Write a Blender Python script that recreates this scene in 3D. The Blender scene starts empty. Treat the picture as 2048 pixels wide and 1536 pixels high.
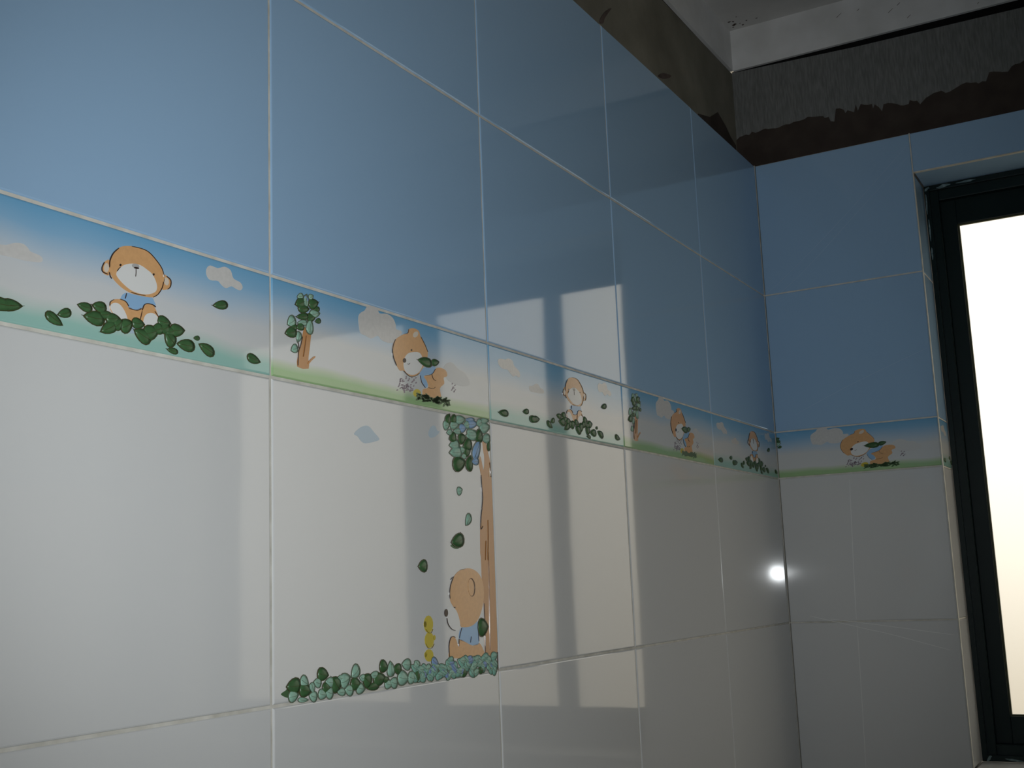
import bpy, bmesh, math, random
from mathutils import Matrix, Vector

# ------------------------------------------------------------------ camera, world, lights, exposure
SC = bpy.context.scene
COL = SC.collection
Z0 = 1.8172                      # height of the lower edge of the picture border above the floor
HT, BH, W = 0.2596, 0.0852, 0.35   # tile height, border height, tile width
ZB, ZH, ZT = Z0 + BH, Z0 + 0.3453, Z0 + 0.6020
CEIL, BAND = Z0 + 0.908, Z0 + 0.8225
RX, FY = 1.62, -2.80             # right wall, front wall

cam_d = bpy.data.cameras.new('camera')
cam = bpy.data.objects.new('camera', cam_d); COL.objects.link(cam)
cam_d.sensor_width = 36.0; cam_d.lens = 2340.13 / 2048 * 36.0
cam_d.clip_start = 0.02
CP = Vector((0.62457, -2.11216, Z0 - 0.17426))
fw = Vector((-0.47960296, 0.86094439, 0.16957523)); rt = Vector((0.86967297, 0.49210294, -0.03877652)); up = Vector((0.11683289, -0.12887766, 0.98475409))
cam.matrix_world = Matrix(((rt.x, up.x, -fw.x, CP.x), (rt.y, up.y, -fw.y, CP.y), (rt.z, up.z, -fw.z, CP.z), (0, 0, 0, 1)))
SC.camera = cam

wd = bpy.data.worlds.new('overcast_sky'); SC.world = wd; wd.use_nodes = True
wn = wd.node_tree.nodes; wn['Background'].inputs[0].default_value = (1.0, 0.95, 0.845, 1); wn['Background'].inputs[1].default_value = 1.66

fl = bpy.data.lights.new('camera_flash', 'SPOT')
fl.energy = 28.5; fl.color = (0.93, 0.975, 1.0); fl.spot_size = math.radians(74); fl.spot_blend = 1.0; fl.shadow_soft_size = 0.011
flo = bpy.data.objects.new('camera_flash', fl); COL.objects.link(flo)
flo.location = CP + rt * 0.030 + up * 0.008
aim = (fw - rt * 0.055 + up * 0.012).normalized()
flo.rotation_euler = aim.to_track_quat('-Z', 'Y').to_euler()

SC.view_settings.view_transform = 'Standard'; SC.view_settings.look = 'None'
SC.view_settings.exposure = 0.0; SC.view_settings.gamma = 1.0; SC.view_settings.use_curve_mapping = False
SC.cycles.use_denoising = True
SC.cycles.max_bounces = 10; SC.cycles.caustics_reflective = True; SC.cycles.sample_clamp_indirect = 6.0

random.seed(11)
# ------------------------------------------------------------------ helpers
def tag(o, label=None, cat=None, kind=None, group=None):
    if label: o['label'] = label
    if cat: o['category'] = cat
    if kind: o['kind'] = kind
    if group: o['group'] = group
    return o

def link(name, me, mats=(), parent=None):
    if not isinstance(mats, (list, tuple)): mats = [mats]
    if me.materials is not None and len(me.materials) == 0:
        for m in mats: me.materials.append(m)
    o = bpy.data.objects.new(name, me); COL.objects.link(o)
    if parent is not None: o.parent = parent
    return o

def box(bm, a, b, mi=0, bev=0.0):
    v = [bm.verts.new((x, y, z)) for x in (a[0], b[0]) for y in (a[1], b[1]) for z in (a[2], b[2])]
    fs = [bm.faces.new([v[i] for i in q]) for q in ((0, 1, 3, 2), (4, 6, 7, 5), (0, 4, 5, 1), (2, 3, 7, 6), (0, 2, 6, 4), (1, 5, 7, 3))]
    for f in fs: f.material_index = mi
    if bev:
        es = list({e for f in fs for e in f.edges})
        bmesh.ops.bevel(bm, geom=es, offset=bev, segments=2, affect='EDGES', profile=0.6)

def boxes(name, lst, mat, parent=None, bev=0.0):
    bm = bmesh.new()
    for a, b in lst: box(bm, a, b, 0, bev)
    me = bpy.data.meshes.new(name); bm.to_mesh(me); bm.free()
    return link(name, me, mat, parent)

def prism(bm, pts, h0, h1, mi=0, M=None, side=None):
    """outline (x,y) raised from h0 to h1 along local z"""
    a = 0.0
    for i in range(len(pts)):
        x0, y0 = pts[i]; x1, y1 = pts[(i + 1) % len(pts)]; a += x0 * y1 - x1 * y0
    if a < 0: pts = pts[::-1]
    f3 = (lambda x, y, z: (x, y, z)) if M is None else (lambda x, y, z: M @ Vector((x, y, z)))
    lo = [bm.verts.new(f3(x, y, h0)) for x, y in pts]; hi = [bm.verts.new(f3(x, y, h1)) for x, y in pts]
    n = len(pts)
    f = bm.faces.new(hi); f.material_index = mi
    for i in range(n):
        f = bm.faces.new((lo[i], lo[(i + 1) % n], hi[(i + 1) % n], hi[i])); f.material_index = mi if side is None else side

def smooth(pts, k=3):
    n = len(pts); out = []
    for i in range(n):
        p0, p1, p2, p3 = (pts[(i + j) % n] for j in (-1, 0, 1, 2))
        for q in range(k):
            t = q / k
            out.append(tuple(0.5 * (2 * p1[c] + (p2[c] - p0[c]) * t + (2 * p0[c] - 5 * p1[c] + 4 * p2[c] - p3[c]) * t * t + (3 * p1[c] - p0[c] - 3 * p2[c] + p3[c]) * t ** 3) for c in (0, 1)))
    return out

def clip(pts, s0, s1):
    for lim, sg in ((s0, 1), (s1, -1)):
        out = []
        for i in range(len(pts)):
            a, b = pts[i], pts[(i + 1) % len(pts)]
            ia, ib = (a[0] - lim) * sg >= 0, (b[0] - lim) * sg >= 0
            if ia: out.append(a)
            if ia != ib:
                t = (lim - a[0]) / (b[0] - a[0]); out.append((lim, a[1] + (b[1] - a[1]) * t))
        pts = out
        if len(pts) < 3: return []
    return pts

# ------------------------------------------------------------------ materials
def newmat(name):
    m = bpy.data.materials.new(name); m.use_nodes = True
    nt = m.node_tree; return m, nt, nt.nodes['Principled BSDF']

def N(nt, t, **kw):
    n = nt.nodes.new(t)
    for k, v in kw.items(): setattr(n, k, v)
    return n

def setc(b, col, rough, spec=0.5):
    b.inputs['Base Color'].default_value = (*col, 1); b.inputs['Roughness'].default_value = rough
    b.inputs['Specular IOR Level'].default_value = spec

def wavy(nt, b, scale=7.0, dist=0.00035, fine=0.0):
    tc = N(nt, 'ShaderNodeTexCoord'); oi = N(nt, 'ShaderNodeObjectInfo')
    ad = N(nt, 'ShaderNodeVectorMath', operation='ADD')
    sc = N(nt, 'ShaderNodeVectorMath', operation='SCALE'); sc.inputs[0].default_value = (31.0, 17.0, 5.0)
    nt.links.new(oi.outputs['Random'], sc.inputs['Scale'])
    nt.links.new(tc.outputs['Object'], ad.inputs[0]); nt.links.new(sc.outputs[0], ad.inputs[1])
    no = N(nt, 'ShaderNodeTexNoise'); no.inputs['Scale'].default_value = scale; no.inputs['Detail'].default_value = 1.5
    nt.links.new(ad.outputs[0], no.inputs['Vector'])
    bp = N(nt, 'ShaderNodeBump'); bp.inputs['Strength'].default_value = 1.0; bp.inputs['Distance'].default_value = dist
    nt.links.new(no.outputs['Fac'], bp.inputs['Height'])
    last = bp
    if fine:
        n2 = N(nt, 'ShaderNodeTexNoise'); n2.inputs['Scale'].default_value = 90.0
        nt.links.new(tc.outputs['Object'], n2.inputs['Vector'])
        b2 = N(nt, 'ShaderNodeBump'); b2.inputs['Distance'].default_value = fine
        nt.links.new(n2.outputs['Fac'], b2.inputs['Height']); nt.links.new(bp.outputs[0], b2.inputs['Normal']); last = b2
    nt.links.new(last.outputs[0], b.inputs['Normal'])
    return tc, ad, no

GL_R = 0.045
def coat(b): b.inputs['Coat Weight'].default_value = 0.10; b.inputs['Coat Roughness'].default_value = 0.10; b.inputs['Coat IOR'].default_value = 1.5
def glaze(name, col, rough=GL_R, dist=0.00013):
    m, nt, b = newmat(name); setc(b, col, rough); coat(b); wavy(nt, b, 7.0, dist); return m

M = {}
M['white'] = glaze('white_glaze', (0.625, 0.628, 0.618))
M['blue'] = glaze('sky_blue_glaze', (0.315, 0.485, 0.68))
def sky_print(name, stops, wob):
    m, nt, b = newmat(name); setc(b, (1, 1, 1), GL_R); coat(b)
    tc, ad, no = wavy(nt, b, 7.0, 0.00013)
    sp = N(nt, 'ShaderNodeSeparateXYZ'); nt.links.new(tc.outputs['Object'], sp.inputs[0])
    dv = N(nt, 'ShaderNodeMath', operation='DIVIDE'); dv.inputs[1].default_value = BH; nt.links.new(sp.outputs['Y'], dv.inputs[0])
    n2 = N(nt, 'ShaderNodeTexNoise'); n2.inputs['Scale'].default_value = 14.0; n2.inputs['Detail'].default_value = 1.0
    nt.links.new(ad.outputs[0], n2.inputs['Vector'])
    mm = N(nt, 'ShaderNodeMath', operation='MULTIPLY_ADD'); mm.inputs[1].default_value = wob; mm.inputs[2].default_value = -wob / 2
    nt.links.new(n2.outputs['Fac'], mm.inputs[0])
    su = N(nt, 'ShaderNodeMath', operation='ADD'); nt.links.new(dv.outputs[0], su.inputs[0]); nt.links.new(mm.outputs[0], su.inputs[1])
    cr = N(nt, 'ShaderNodeValToRGB'); el = cr.color_ramp.elements
    el[0].position, el[0].color = stops[0][0], (*stops[0][1], 1); el[1].position, el[1].color = stops[-1][0], (*stops[-1][1], 1)
    for p, c in stops[1:-1]:
        e = el.new(p); e.color = (*c, 1)
    nt.links.new(su.outputs[0], cr.inputs[0]); nt.links.new(cr.outputs[0], b.inputs['Base Color']); return m
WH = (0.62, 0.63, 0.62)
M['printA'] = sky_print('border_print_teal', [(0.0, (0.30, 0.52, 0.46)), (0.10, (0.32, 0.54, 0.47)), (0.20, (0.52, 0.60, 0.56)), (0.27, WH), (0.46, (0.60, 0.62, 0.63)), (0.62, (0.44, 0.55, 0.65)), (0.80, (0.25, 0.45, 0.64)), (1.0, (0.15, 0.38, 0.60))], 0.16)
M['printB'] = sky_print('border_print_green', [(0.0, (0.34, 0.50, 0.25)), (0.09, (0.33, 0.51, 0.25)), (0.15, (0.50, 0.58, 0.42)), (0.20, WH), (0.50, (0.61, 0.62, 0.61)), (0.68, (0.42, 0.54, 0.65)), (0.84, (0.24, 0.44, 0.63)), (1.0, (0.14, 0.37, 0.59))], 0.10)
for nm, c in dict(brown=(0.66, 0.37, 0.165), brownd=(0.22, 0.10, 0.035), trunk=(0.50, 0.24, 0.085), white_p=(0.72, 0.72, 0.70), greyw=(0.42, 0.41, 0.40), cream=(0.66, 0.58, 0.48), creamd=(0.62, 0.50, 0.33),
                  dark=(0.045, 0.025, 0.018), shirt=(0.27, 0.45, 0.66), cloudc=(0.60, 0.585, 0.56), cloudp=(0.60, 0.60, 0.585), paleblue=(0.40, 0.50, 0.575), yellow=(0.56, 0.45, 0.05), olive=(0.25, 0.19, 0.02),
                  dleafc=(0.050, 0.120, 0.045), dleaf=(0.050, 0.120, 0.045), lleaf=(0.27, 0.45, 0.345), tleaf=(0.215, 0.42, 0.335), bleaf=(0.25, 0.39, 0.58), bleaf2=(0.20, 0.30, 0.50), leafedge=(0.055, 0.055, 0.02), ledge2=(0.10, 0.13, 0.085), speck=(0.27, 0.22, 0.25), blade=(0.06, 0.12, 0.045)).items():
    lf = 'leaf' in nm or nm in ('ledge2', 'blade')
    m, nt, b = newmat('glaze_' + nm); setc(b, c, 0.32 if lf else 0.12, 0.3 if lf else 0.45)
    if nm in ('brown', 'trunk', 'dleaf', 'lleaf', 'tleaf', 'cloudc'):   # uneven hand-brushed colour of the print
        tc = N(nt, 'ShaderNodeTexCoord'); no = N(nt, 'ShaderNodeTexNoise'); no.inputs['Scale'].default_value = 260.0 if nm != 'trunk' else 150.0
        mp = N(nt, 'ShaderNodeMapping'); mp.inputs['Scale'].default_value = (1, 0.15, 1) if nm == 'trunk' else (1, 1, 1)
        nt.links.new(tc.outputs['Object'], mp.inputs[0]); nt.links.new(mp.outputs[0], no.inputs['Vector'])
        mx = N(nt, 'ShaderNodeMix', data_type='RGBA'); mx.inputs[6].default_value = (*[v * (0.72 if lf else 0.90) for v in c], 1); mx.inputs[7].default_value = (*[min(1, v * (1.28 if lf else 1.10)) for v in c], 1)
        nt.links.new(no.outputs['Fac'], mx.inputs[0]); nt.links.new(mx.outputs[2], b.inputs['Base Color'])
    M[nm] = m

def rough_mat(name, c1, c2, scale, rough, bump, stretch=(1, 1, 1), detail=6):
    m, nt, b = newmat(name); setc(b, c1, rough, 0.3)
    tc = N(nt, 'ShaderNodeTexCoord'); mp = N(nt, 'ShaderNodeMapping'); mp.inputs['Scale'].default_value = stretch
    no = N(nt, 'ShaderNodeTexNoise'); no.inputs['Scale'].default_value = scale; no.inputs['Detail'].default_value = detail
    nt.links.new(tc.outputs['Object'], mp.inputs[0]); nt.links.new(mp.outputs[0], no.inputs['Vector'])
    cr = N(nt, 'ShaderNodeValToRGB'); e = cr.color_ramp.elements
    e[0].position = 0.32; e[0].color = (*c1, 1); e[1].position = 0.68; e[1].color = (*c2, 1)
    nt.links.new(no.outputs['Fac'], cr.inputs[0]); nt.links.new(cr.outputs[0], b.inputs['Base Color'])
    bp = N(nt, 'ShaderNodeBump'); bp.inputs['Distance'].default_value = bump; nt.links.new(no.outputs['Fac'], bp.inputs['Height']); nt.links.new(bp.outputs[0], b.inputs['Normal'])
    return m
M['grout'] = rough_mat('cream_grout', (0.50, 0.48, 0.42), (0.66, 0.64, 0.58), 60, 0.75, 0.0003)
M['mortar'] = rough_mat('grey_mortar', (0.20, 0.19, 0.17), (0.30, 0.29, 0.27), 25, 0.9, 0.001)
M['cement'] = rough_mat('brushed_cement', (0.145, 0.148, 0.14), (0.215, 0.218, 0.21), 34, 0.95, 0.0006, (9, 9, 1.3))
M['cementL'] = rough_mat('brown_cement', (0.15, 0.14, 0.108), (0.24, 0.225, 0.18), 9, 0.95, 0.0012)
M['wet'] = rough_mat('wet_dark_coat', (0.042, 0.030, 0.024), (0.060, 0.045, 0.036), 30, 0.8, 0.0006)
M['plaster'] = rough_mat('white_plaster', (0.66, 0.655, 0.64), (0.78, 0.775, 0.77), 14, 0.9, 0.0006)
M['ceilp'] = rough_mat('ceiling_plaster', (0.58, 0.57, 0.55), (0.70, 0.69, 0.67), 10, 0.9, 0.0008)
M['smudge'] = rough_mat('dark_smudge', (0.08, 0.06, 0.05), (0.12, 0.09, 0.08), 60, 0.9, 0.0002)
M['frame'], _nt, _b = newmat('dark_green_aluminium'); setc(_b, (0.002, 0.011, 0.011), 0.45, 0.22)
M['gasket'], _nt, _b = newmat('olive_rubber_gasket'); setc(_b, (0.045, 0.05, 0.015), 0.6)
M['smear'] = rough_mat('dried_mortar_smear', (0.07, 0.12, 0.13), (0.24, 0.32, 0.33), 120, 0.8, 0.0005)
M['metal'], _nt, _b = newmat('grey_painted_steel'); setc(_b, (0.05, 0.05, 0.05), 0.5)
M['floor'] = rough_mat('grey_floor', (0.22, 0.215, 0.20), (0.30, 0.29, 0.275), 5, 0.5, 0.0005)
M['ground'] = rough_mat('dry_ground', (0.20, 0.17, 0.12), (0.30, 0.26, 0.19), 0.6, 0.95, 0.01)
M['gap'], _nt, _b = newmat('gap_shade_black'); setc(_b, (0.008, 0.008, 0.008), 0.9, 0.1)  # shade inside the gap, put into the colour
M['ghost'], _nt, _b = newmat('pale_blue_streak'); setc(_b, (0.40, 0.55, 0.72), 0.25)
M['ghostw'], _nt, _b = newmat('pale_white_streak'); setc(_b, (0.78, 0.78, 0.76), 0.25)
# frosted glass: half forward scattering, half diffuse transmission
m, nt, b = newmat('frosted_glass'); nt.nodes.remove(b)
rf = N(nt, 'ShaderNodeBsdfRefraction'); rf.inputs['Roughness'].default_value = 0.5; rf.inputs['IOR'].default_value = 1.66; rf.inputs['Color'].default_value = (0.97, 0.96, 0.93, 1)
tr = N(nt, 'ShaderNodeBsdfTranslucent'); tr.inputs['Color'].default_value = (0.93, 0.92, 0.88, 1)
mx = N(nt, 'ShaderNodeMixShader'); mx.inputs[0].default_value = 0.18
nt.links.new(rf.outputs[0], mx.inputs[1]); nt.links.new(tr.outputs[0], mx.inputs[2]); nt.links.new(mx.outputs[0], nt.nodes['Material Output'].inputs[0])
M['glass'] = m
# plain two-colour tiled finish for the two walls behind and beside the camera
def far_tiles(name):
    m, nt, b = newmat(name); setc(b, (0.66, 0.66, 0.66), 0.08)
    tc = N(nt, 'ShaderNodeTexCoord'); sp = N(nt, 'ShaderNodeSeparateXYZ'); nt.links.new(tc.outputs['Object'], sp.inputs[0])
    cr = N(nt, 'ShaderNodeValToRGB'); cr.color_ramp.interpolation = 'CONSTANT'; e = cr.color_ramp.elements
    dv = N(nt, 'ShaderNodeMath', operation='DIVIDE'); dv.inputs[1].default_value = 3.0; nt.links.new(sp.outputs['Z'], dv.inputs[0]); nt.links.new(dv.outputs[0], cr.inputs[0])
    e[0].position = 0; e[0].color = (0.66, 0.665, 0.66, 1); e[1].position = ZB / 3.0; e[1].color = (0.315, 0.485, 0.68, 1)
    x = e.new(ZT / 3.0); x.color = (0.14, 0.135, 0.12, 1); x = e.new(BAND / 3.0); x.color = (0.65, 0.64, 0.63, 1)
    nt.links.new(cr.outputs[0], b.inputs['Base Color']); return m
M['far'] = far_tiles('far_wall_tiles')
# ------------------------------------------------------------------ room shell
TH = 0.008
WIN = (0.2875, 1.480, Z0 - 0.503, Z0 + 0.528)       # opening x0 x1 z0 z1
REV = 0.10                                          # depth of the reveal

wl = boxes('wall_left', [((-0.25, FY, 0), (-TH, TH, ZT))], M['mortar'])
tag(wl, 'long glazed tile wall with blue upper rows and bear picture border', 'wall', 'structure')
wb = boxes('wall_back', [((-0.25, TH, 0), (WIN[0] - TH, 0.25, ZT)), ((WIN[1], TH, 0), (RX, 0.25, ZT)),
                         ((WIN[0] - TH, TH, 0), (WIN[1], 0.25, WIN[2] - TH)), ((WIN[0] - TH, TH, WIN[3] + TH), (WIN[1], 0.25, ZT))], M['mortar'])
tag(wb, 'short tiled end wall that holds the frosted window', 'wall', 'structure')
wr = boxes('wall_right', [((RX, FY - 0.2, 0), (RX + 0.2, 0.25, CEIL))], M['far']); tag(wr, 'tiled side wall facing the bear border wall', 'wall', 'structure')
wf = boxes('wall_front', [((-0.25, FY - 0.2, 0), (RX, FY, CEIL))], M['far']); tag(wf, 'tiled wall opposite the frosted window', 'wall', 'structure')
fl_ = boxes('floor', [((-0.25, FY - 0.2, -0.1), (RX + 0.2, 0.25, 0.0))], M['floor']); tag(fl_, 'plain grey bathroom floor', 'floor', 'structure')
ce = boxes('ceiling', [((-0.25, FY - 0.2, CEIL), (RX + 0.2, 0.25, CEIL + 0.12))], M['ceilp']); tag(ce, 'white plaster ceiling with dark corner stains', 'ceiling', 'structure')
REC = 0.045
t1 = boxes('trim_1', [((-0.25, FY, BAND), (-REC + 0.004, REC - 0.004, CEIL))], M['plaster']); tag(t1, 'white plaster band under the ceiling along the bear border wall', 'trim', 'structure')
t2 = boxes('trim_2', [((-REC + 0.004, REC - 0.004, BAND), (RX, 0.25, CEIL))], M['plaster']); tag(t2, 'white plaster band under the ceiling above the window', 'trim', 'structure')
gr = boxes('ground', [((-150, 0.6, -3.2), (150, 300, -3.0))], M['ground']); tag(gr, 'dry bare ground outside below the window', 'ground', 'structure')

# bare cement strip above the tiles, its lower part still dark and wet
def yz(x): return Matrix(((0, 0, 1, x), (1, 0, 0, 0), (0, 1, 0, 0), (0, 0, 0, 1)))       # local (y,z) outline, extruded along +x
def xz(y): return Matrix(((1, 0, 0, 0), (0, 0, -1, y), (0, 1, 0, 0), (0, 0, 0, 1)))      # local (x,z) outline, extruded along -y
def outline(name, pts, h0, h1, Mx, mat, parent):
    bm = bmesh.new(); prism(bm, pts, h0, h1, 0, Mx); me = bpy.data.meshes.new(name); bm.to_mesh(me); bm.free(); return link(name, me, mat, parent)
outline('cement_render', [(FY, ZT - 0.001), (REC, ZT - 0.001), (REC, BAND - 0.003), (-0.3, BAND - 0.006), (FY, BAND - 0.010)], -0.2, 0, yz(-REC), M['cementL'], wl)
outline('cement_render', [(-REC, ZT - 0.001), (RX, ZT - 0.001), (RX, BAND - 0.034), (0.55, BAND - 0.018), (0.20, BAND - 0.012), (0.03, BAND - 0.005), (-REC, BAND - 0.002)], -0.2, 0, xz(REC), M['cement'], wb)
boxes('shadow_gap', [((-0.2, FY, BAND - 0.014), (-REC - 0.003, REC, BAND + 0.001))], M['gap'], wl)  # shallow black filler painted in place of the gap's own shade
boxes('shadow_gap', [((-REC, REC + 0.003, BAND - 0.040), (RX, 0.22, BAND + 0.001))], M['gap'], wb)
RAG = [(-486, 6783), (-316, 6842), (75, 6874), (485, 6869), (776, 6890), (1064, 6911), (1287, 6873), (1311, 6828), (1382, 6835), (1415, 6738), (1483, 6717), (1532, 6962), (1680, 6905), (1701, 6832), (1747, 6880), (1865, 6813), (1905, 6959), (1934, 6820), (1999, 6945), (2199, 6896), (2212, 6797), (2251, 6874), (2325, 6798), (2371, 6709), (2409, 6836), (2644, 6787), (2771, 6727), (2856, 6735), (2883, 6805), (3010, 6760), (3054, 6678), (3167, 6778), (3248, 6809), (3379, 6839), (3579, 6789), (3684, 6833), (3790, 6877), (3964, 6866), (4038, 6856), (4085, 6824), (4209, 6832), (4280, 6990), (4419, 6962), (4586, 6918), (4655, 7003), (4718, 7028), (4862, 7059)]
rag = [(max(x, -449) / 1e4, Z0 + z / 1e4) for x, z in RAG]
x = 0.50
while x < RX - 0.03:
    rag.append((x, Z0 + 0.692 + random.uniform(-0.016, 0.016))); x += random.uniform(0.012, 0.04)
fine = []                                            # brush teeth between the traced points
for i in range(len(rag) - 1):
    a, c = rag[i], rag[i + 1]; fine.append(a); n = int((c[0] - a[0]) / 0.006)
    for k in range(1, n):
        t = k / n; fine.append((a[0] + (c[0] - a[0]) * t, a[1] + (c[1] - a[1]) * t + random.uniform(-0.0028, 0.0028)))
fine.append(rag[-1])
outline('wet_coat', fine + [(RX - 0.005, Z0 + 0.69), (RX - 0.005, ZT), (-REC + 0.0005, ZT)], 0.0, 0.002, xz(REC), M['wet'], wb)
for pts in ([(-1763, 6578), (-1117, 6734), (-636, 6998), (-508, 6954), (-219, 6863), (37, 6728), (339, 6644), (339, 6025), (-1763, 6025)],
            [(-5955, 6584), (-5870, 6716), (-5672, 6897), (-5478, 7023), (-5601, 6896), (-5764, 6730), (-5829, 6622)],
            [(-3654, 6591), (-3416, 6734), (-3046, 6830), (-3149, 6746), (-3432, 6631)]):
    p = [(a / 1e4, Z0 + c / 1e4) for a, c in pts]
    outline('damp_patch', smooth(p, 3) if len(p) < 9 else p, 0.0, 0.0012, yz(-REC), M['wet'] if len(p) == 9 else M['smudge'], wl)
# dark stains where the plaster bands meet the ceiling
bm = bmesh.new(); R = random.Random(5)
for cx, cy, n, sp in ((0.0, 0.02, 7, 0.016), (-0.02, 0.03, 8, 0.008), (0.20, 0.03, 4, 0.010)):
    for k in range(n):
        px, py = cx + R.gauss(-0.01, sp), cy - abs(R.gauss(0, sp)); r = R.uniform(0.0008, 0.0028)
        pts = [(px + r * R.uniform(.6, 1.8) * math.cos(u * 1.0472), py + r * R.uniform(.5, 1.2) * math.sin(u * 1.0472)) for u in range(6)]
        if px > -0.038 and py < 0.036: prism(bm, pts, 0, 0.0006, 0, Matrix(((1, 0, 0, 0), (0, -1, 0, 0), (0, 0, -1, CEIL), (0, 0, 0, 1))) @ Matrix.Scale(-1, 4, (0, 1, 0)))
bmesh.ops.recalc_face_normals(bm, faces=bm.faces)
me = bpy.data.meshes.new('stain'); bm.to_mesh(me); bm.free(); tag(link('stain', me, M['smudge'], ce), kind='stuff')
bm = bmesh.new()
for k in range(26):
    px, pz = 0.16 + R.random() * 0.42, BAND + 0.006 + R.random() * 0.066; L = R.uniform(0.002, 0.009)
    prism(bm, [(px, pz), (px + L, pz + L * .75), (px + L * 1.1, pz + L * .75 + .0011), (px, pz + .0011)], 0, 0.0004, 0, xz(REC - 0.004))
me = bpy.data.meshes.new('scratch'); bm.to_mesh(me); bm.free(); tag(link('scratch', me, M['smudge'], t2), kind='stuff')

# ------------------------------------------------------------------ tiles
G = 0.0021
_cache = {}
def tile_mesh(w, h, mat):
    key = (round(w, 4), round(h, 4), mat)
    if key in _cache: return _cache[key]
    bm = bmesh.new(); rings = []
    for ins, z in ((0, -TH), (0, -0.0016), (0.0003, -0.0008), (0.0008, -0.0003), (0.0016, 0.0)):
        a, c, d, e = G / 2 + ins, G / 2 + ins, w - G / 2 - ins, h - G / 2 - ins
        rings.append([bm.verts.new(p) for p in ((a, c, z), (d, c, z), (d, e, z), (a, e, z))])
    for r0, r1 in zip(rings, rings[1:]):
        for i in range(4): bm.faces.new((r0[i], r0[(i + 1) % 4], r1[(i + 1) % 4], r1[i]))
    bm.faces.new(rings[-1]); bm.faces.new(rings[0][::-1])
    me = bpy.data.meshes.new('tile'); bm.to_mesh(me); bm.free(); me.materials.append(M[mat]); _cache[key] = me
    return me
AX = {'L': Matrix(((0, 0, 1), (1, 0, 0), (0, 1, 0))), 'B': Matrix(((1, 0, 0), (0, 0, -1), (0, 1, 0))), 'H': Matrix(((1, 0, 0), (0, -1, 0), (0, 0, -1))), 'S': Matrix(((1, 0, 0), (0, 1, 0), (0, 0, 1)))}
def put_tile(name, w, h, mat, org, ax, parent, tilt=0.0009, label=None):
    o = link(name, tile_mesh(w, h, mat), (), parent)
    R3 = AX[ax] @ Matrix.Rotation(random.uniform(-tilt, tilt), 3, 'X') @ Matrix.Rotation(random.uniform(-tilt, tilt), 3, 'Y')
    mw = R3.to_4x4(); mw.translation = Vector(org) + AX[ax].col[2] * random.uniform(-0.0002, 0.0)
    o.matrix_world = mw
    if label: o['label'] = label
    return o

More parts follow.
